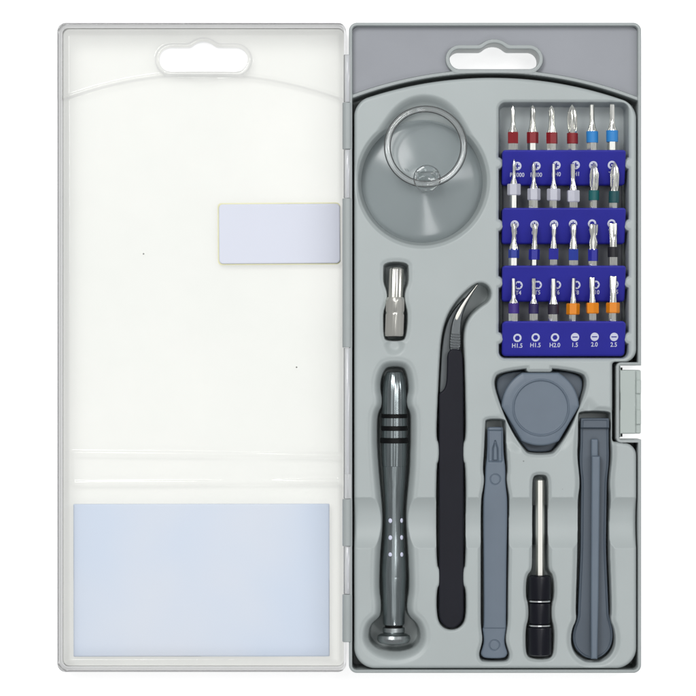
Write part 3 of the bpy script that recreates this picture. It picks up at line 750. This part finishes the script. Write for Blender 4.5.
# ------------------------------------------------------------------ the 24 bits
def star(n, a): return lambda t: 1 + a * math.cos(n * t)
def make_bit(x, ytop, yb0, yb1, yend, kind, sleeve_mat, label, tipw, shankw=10.0, bandw=11.6, tiltx=0.0, name_hex=False):
    b = thing('driver_bit', x, yend, -6, label, 'driver bit', 'driver bits standing in the blue rack')
    L = yend + 4 - ytop
    def cx(y): return x + tiltx * (yend - y)
    def cz(y): return 0.3 + 4.4 * (yend - y) / (yend - ytop)
    roll = random.choice([0, math.pi / 6, math.pi / 6, 0.25, -0.2, 0.4])
    rs = shankw / 2
    sweep('shank', [(y, cx(y), cz(y), rs * 1.04, rs * 1.04, None) for y in (yb1 - 1, yend + 3)], M['steel'], b, seg=6, roll=roll, smooth=False)
    rb = bandw / 2
    if bandw >= 12.5:   # thick six-sided sleeve
        rg = [(yb0, rb * .93), (yb0 + .8, rb * 1.03), (yb1 - .9, rb * 1.03), (yb1, rb * .9)]
        sweep('sleeve', [(y, cx(y), cz(y), r, r, None) for y, r in rg], M[sleeve_mat], b, seg=6, roll=roll * .5 + .15, smooth=False)
    else:
        rg = [(yb0, rb * .95), (yb0 + .4, rb), (yb1 - .4, rb), (yb1, rb * .95)]
        sweep('sleeve', [(y, cx(y), cz(y), r, r, hexs if kind in ('ph', 'tx') else None) for y, r in rg], M[sleeve_mat], b, seg=24, roll=roll, sharp=25)
    rt = tipw / 2; h = yb0 - ytop
    base = (yb0 + 1, rs * .96, rs * .96, None)
    if kind == 'ph':          # slim cross point
        R_ = [(ytop - .6, .25, .25, star(4, 0)), (ytop + 1.6, rt * .62, rt * .62, star(4, .16)), (ytop + 4.6, rt * .86, rt * .86, star(4, .18)), (ytop + h * .40, rt * .92, rt * .92, star(4, .10)),
              (ytop + h * .60, rt * 1.02, rt * 1.02, None), (yb0 - h * .22, rt * 1.2, rt * 1.2, None), (yb0 - 1.8, rs * .85, rs * .85, None), base]
    elif kind == 'phbig':     # fat cross point with long flutes
        R_ = [(ytop - 1.0, .3, .3, star(4, 0)), (ytop + 1.2, rt * .36, rt * .36, star(4, .2)), (ytop + 5, rt * .74, rt * .74, star(4, .28)), (ytop + h * .42, rt * .98, rt * .98, star(4, .28)),
              (ytop + h * .8, rt * 1.02, rt * 1.02, star(4, .16)), (yb0 - 1.5, rt * 1.02, rt * 1.02, None), base]
    elif kind == 'pin':       # straight slim pin with a flared foot
        R_ = [(ytop, rt * .55, rt * .55, star(6, 0)), (ytop + .7, rt, rt, star(6, .08)), (ytop + h * .55, rt, rt, star(6, .08)), (ytop + h * .68, rt * 1.05, rt * 1.05, None),
              (yb0 - h * .14, rt * 1.55, rt * 1.55, None), (yb0 - 1, rs * .93, rs * .93, None), base]
    elif kind == 'tx':        # lobed tip narrowing before the flare
        R_ = [(ytop, rt * .8, rt * .8, star(5, .1)), (ytop + .8, rt, rt, star(5, .14)), (ytop + h * .3, rt * .97, rt * .97, star(5, .14)), (ytop + h * .5, rt * .85, rt * .85, star(6, .06)),
              (yb0 - h * .26, rt * 1.15, rt * 1.15, None), (yb0 - 1.6, rs * .9, rs * .9, None), base]
    elif kind == 'flat':      # blade, broad side up
        R_ = [(ytop, rt, .7, None), (ytop + .5, rt, .9, None), (ytop + h * .40, rt, 1.5, None), (ytop + h * .52, rt * .92, rt * .75, None), (ytop + h * .72, rt * 1.0, rt * 1.0, None),
              (yb0 - 1.5, rs * .92, rs * .92, None), base]
    elif kind == 'key':       # straight six-sided key
        R_ = [(ytop, rt * .8, rt * .8, hexs), (ytop + .5, rt * 1.08, rt * 1.08, hexs), (ytop + h * .62, rt * 1.08, rt * 1.08, hexs), (yb0 - h * .18, rt * 1.15, rt * 1.15, None),
              (yb0 - 1.0, rs * .92, rs * .92, None), base]
    dense = []
    for i in range(len(R_) - 1):
        a, c = R_[i], R_[i + 1]; dense.append(a)
    dense.append(R_[-1])
    sweep('tip', [(y, cx(y), cz(y), rx, rz, f) for (y, rx, rz, f) in dense], M['steel'], b, seg=36, roll=roll + .3, sharp=42) if kind != 'flat' else \
        sweep('tip', [(y, cx(y), cz(y), rx, rz, f) for (y, rx, rz, f) in dense], M['steel'], b, seg=28, roll=0.0, sharp=42)
    return b
N = ['first', 'second', 'third', 'fourth', 'fifth', 'sixth']
rows = [
  ('top row', 151, [
    (513.0, 106.5, 132.2, 143.6, 'ph', 'red', 4.4, 10, 11.6, 'slim red-banded cross-point bit'), (532.6, 106.2, 132.2, 143.4, 'ph', 'red', 5.4, 10, 11.6, 'slim red-banded cross-point bit'),
    (552.1, 106.6, 132.6, 143.8, 'ph', 'red', 5.8, 10, 11.6, 'red-banded bit with rounded cross point'), (572.6, 106.0, 133.2, 143.8, 'phbig', 'red', 8.4, 8.4, 11.2, 'fat fluted cross-point bit with a red band'),
    (592.4, 104.8, 131.4, 142.8, 'pin', 'sky', 4.8, 10.6, 12.0, 'light blue banded straight pin bit'), (612.2, 104.4, 130.6, 142.0, 'pin', 'sky', 4.9, 10.2, 12.0, 'light blue banded straight pin bit')]),
  ('second row', 209, [
    (513.9, 160.0, 184.0, 195.4, 'ph', 'pale', 3.4, 8.2, 13.0, 'thin needle bit with pale grey six-sided sleeve'), (534.0, 162.6, 188.6, 200.4, 'ph', 'pale', 3.8, 10, 12.6, 'pale grey sleeved thin bit'),
    (553.6, 163.4, 188.8, 200.8, 'pin', 'pale', 3.8, 8.0, 13.0, 'pale grey sleeved thin bit'), (573.4, 163.6, 190.4, 202.2, 'pin', 'pale', 4.4, 8.8, 13.0, 'pale grey sleeved thin bit'),
    (593.7, 164.2, 190.6, 200.4, 'phbig', 'teal', 7.8, 8.0, 10.6, 'fluted cross-point bit with a teal band'), (613.6, 163.2, 191.2, 203.0, 'phbig', 'deepteal', 7.6, 8.6, 10.6, 'fluted cross-point bit with a dark teal band')]),
  ('third row', 266.6, [
    (513.7, 223.6, 248.8, 258.4, 'tx', 'royal', 4.8, 10.2, 10.8, 'blue-banded star bit'), (533.9, 224.0, 249.4, 259.8, 'tx', 'violet', 5.0, 7.6, 11.0, 'violet-blue banded star bit'),
    (553.4, 224.0, 248.6, 259.6, 'tx', 'violet', 5.2, 7.8, 10.8, 'violet-blue banded star bit'), (573.4, 224.2, 249.0, 260.4, 'tx', 'royal', 6.6, 9.8, 10.8, 'blue-banded star bit'),
    (593.0, 224.2, 249.0, 261.2, 'tx', 'violet', 8.4, 9.6, 10.4, 'broad star bit with a violet-blue band'), (613.0, 223.6, 247.0, 257.2, 'flat', 'black', 7.8, 8.6, 10.6, 'broad bit with a black band')]),
  ('fourth row', 322.0, [
    (513.9, 278.2, 303.2, 313.6, 'key', 'purple', 4.4, 10.2, 10.8, 'purple-banded key bit'), (533.5, 278.2, 303.6, 313.8, 'key', 'darkpurple', 4.0, 8.8, 10.2, 'dark purple banded key bit'),
    (553.4, 278.4, 304.2, 314.4, 'key', 'ink_black', 6.0, 10.4, 11.0, 'nearly black banded thick key bit'), (572.8, 277.8, 303.4, 314.8, 'pin', 'orange', 4.2, 7.4, 13.0, 'orange-sleeved narrow flat bit'),
    (592.6, 277.6, 302.8, 313.6, 'flat', 'orange', 5.4, 7.8, 13.0, 'orange-sleeved medium flat bit'), (612.8, 276.4, 302.6, 313.2, 'flat', 'orange', 6.8, 8.2, 13.2, 'orange-sleeved broad flat bit')]),
]
for (rn, yend, lst) in rows:
    for i, (x, yt_, yb0, yb1, kind, sm, tw_, sh_, bw_, lab) in enumerate(lst):
        make_bit(x, yt_, yb0, yb1, yend, kind, sm, '%s, %s from left in the %s' % (lab, N[i], rn), tw_, sh_, bw_, tiltx=random.uniform(-.022, .022))
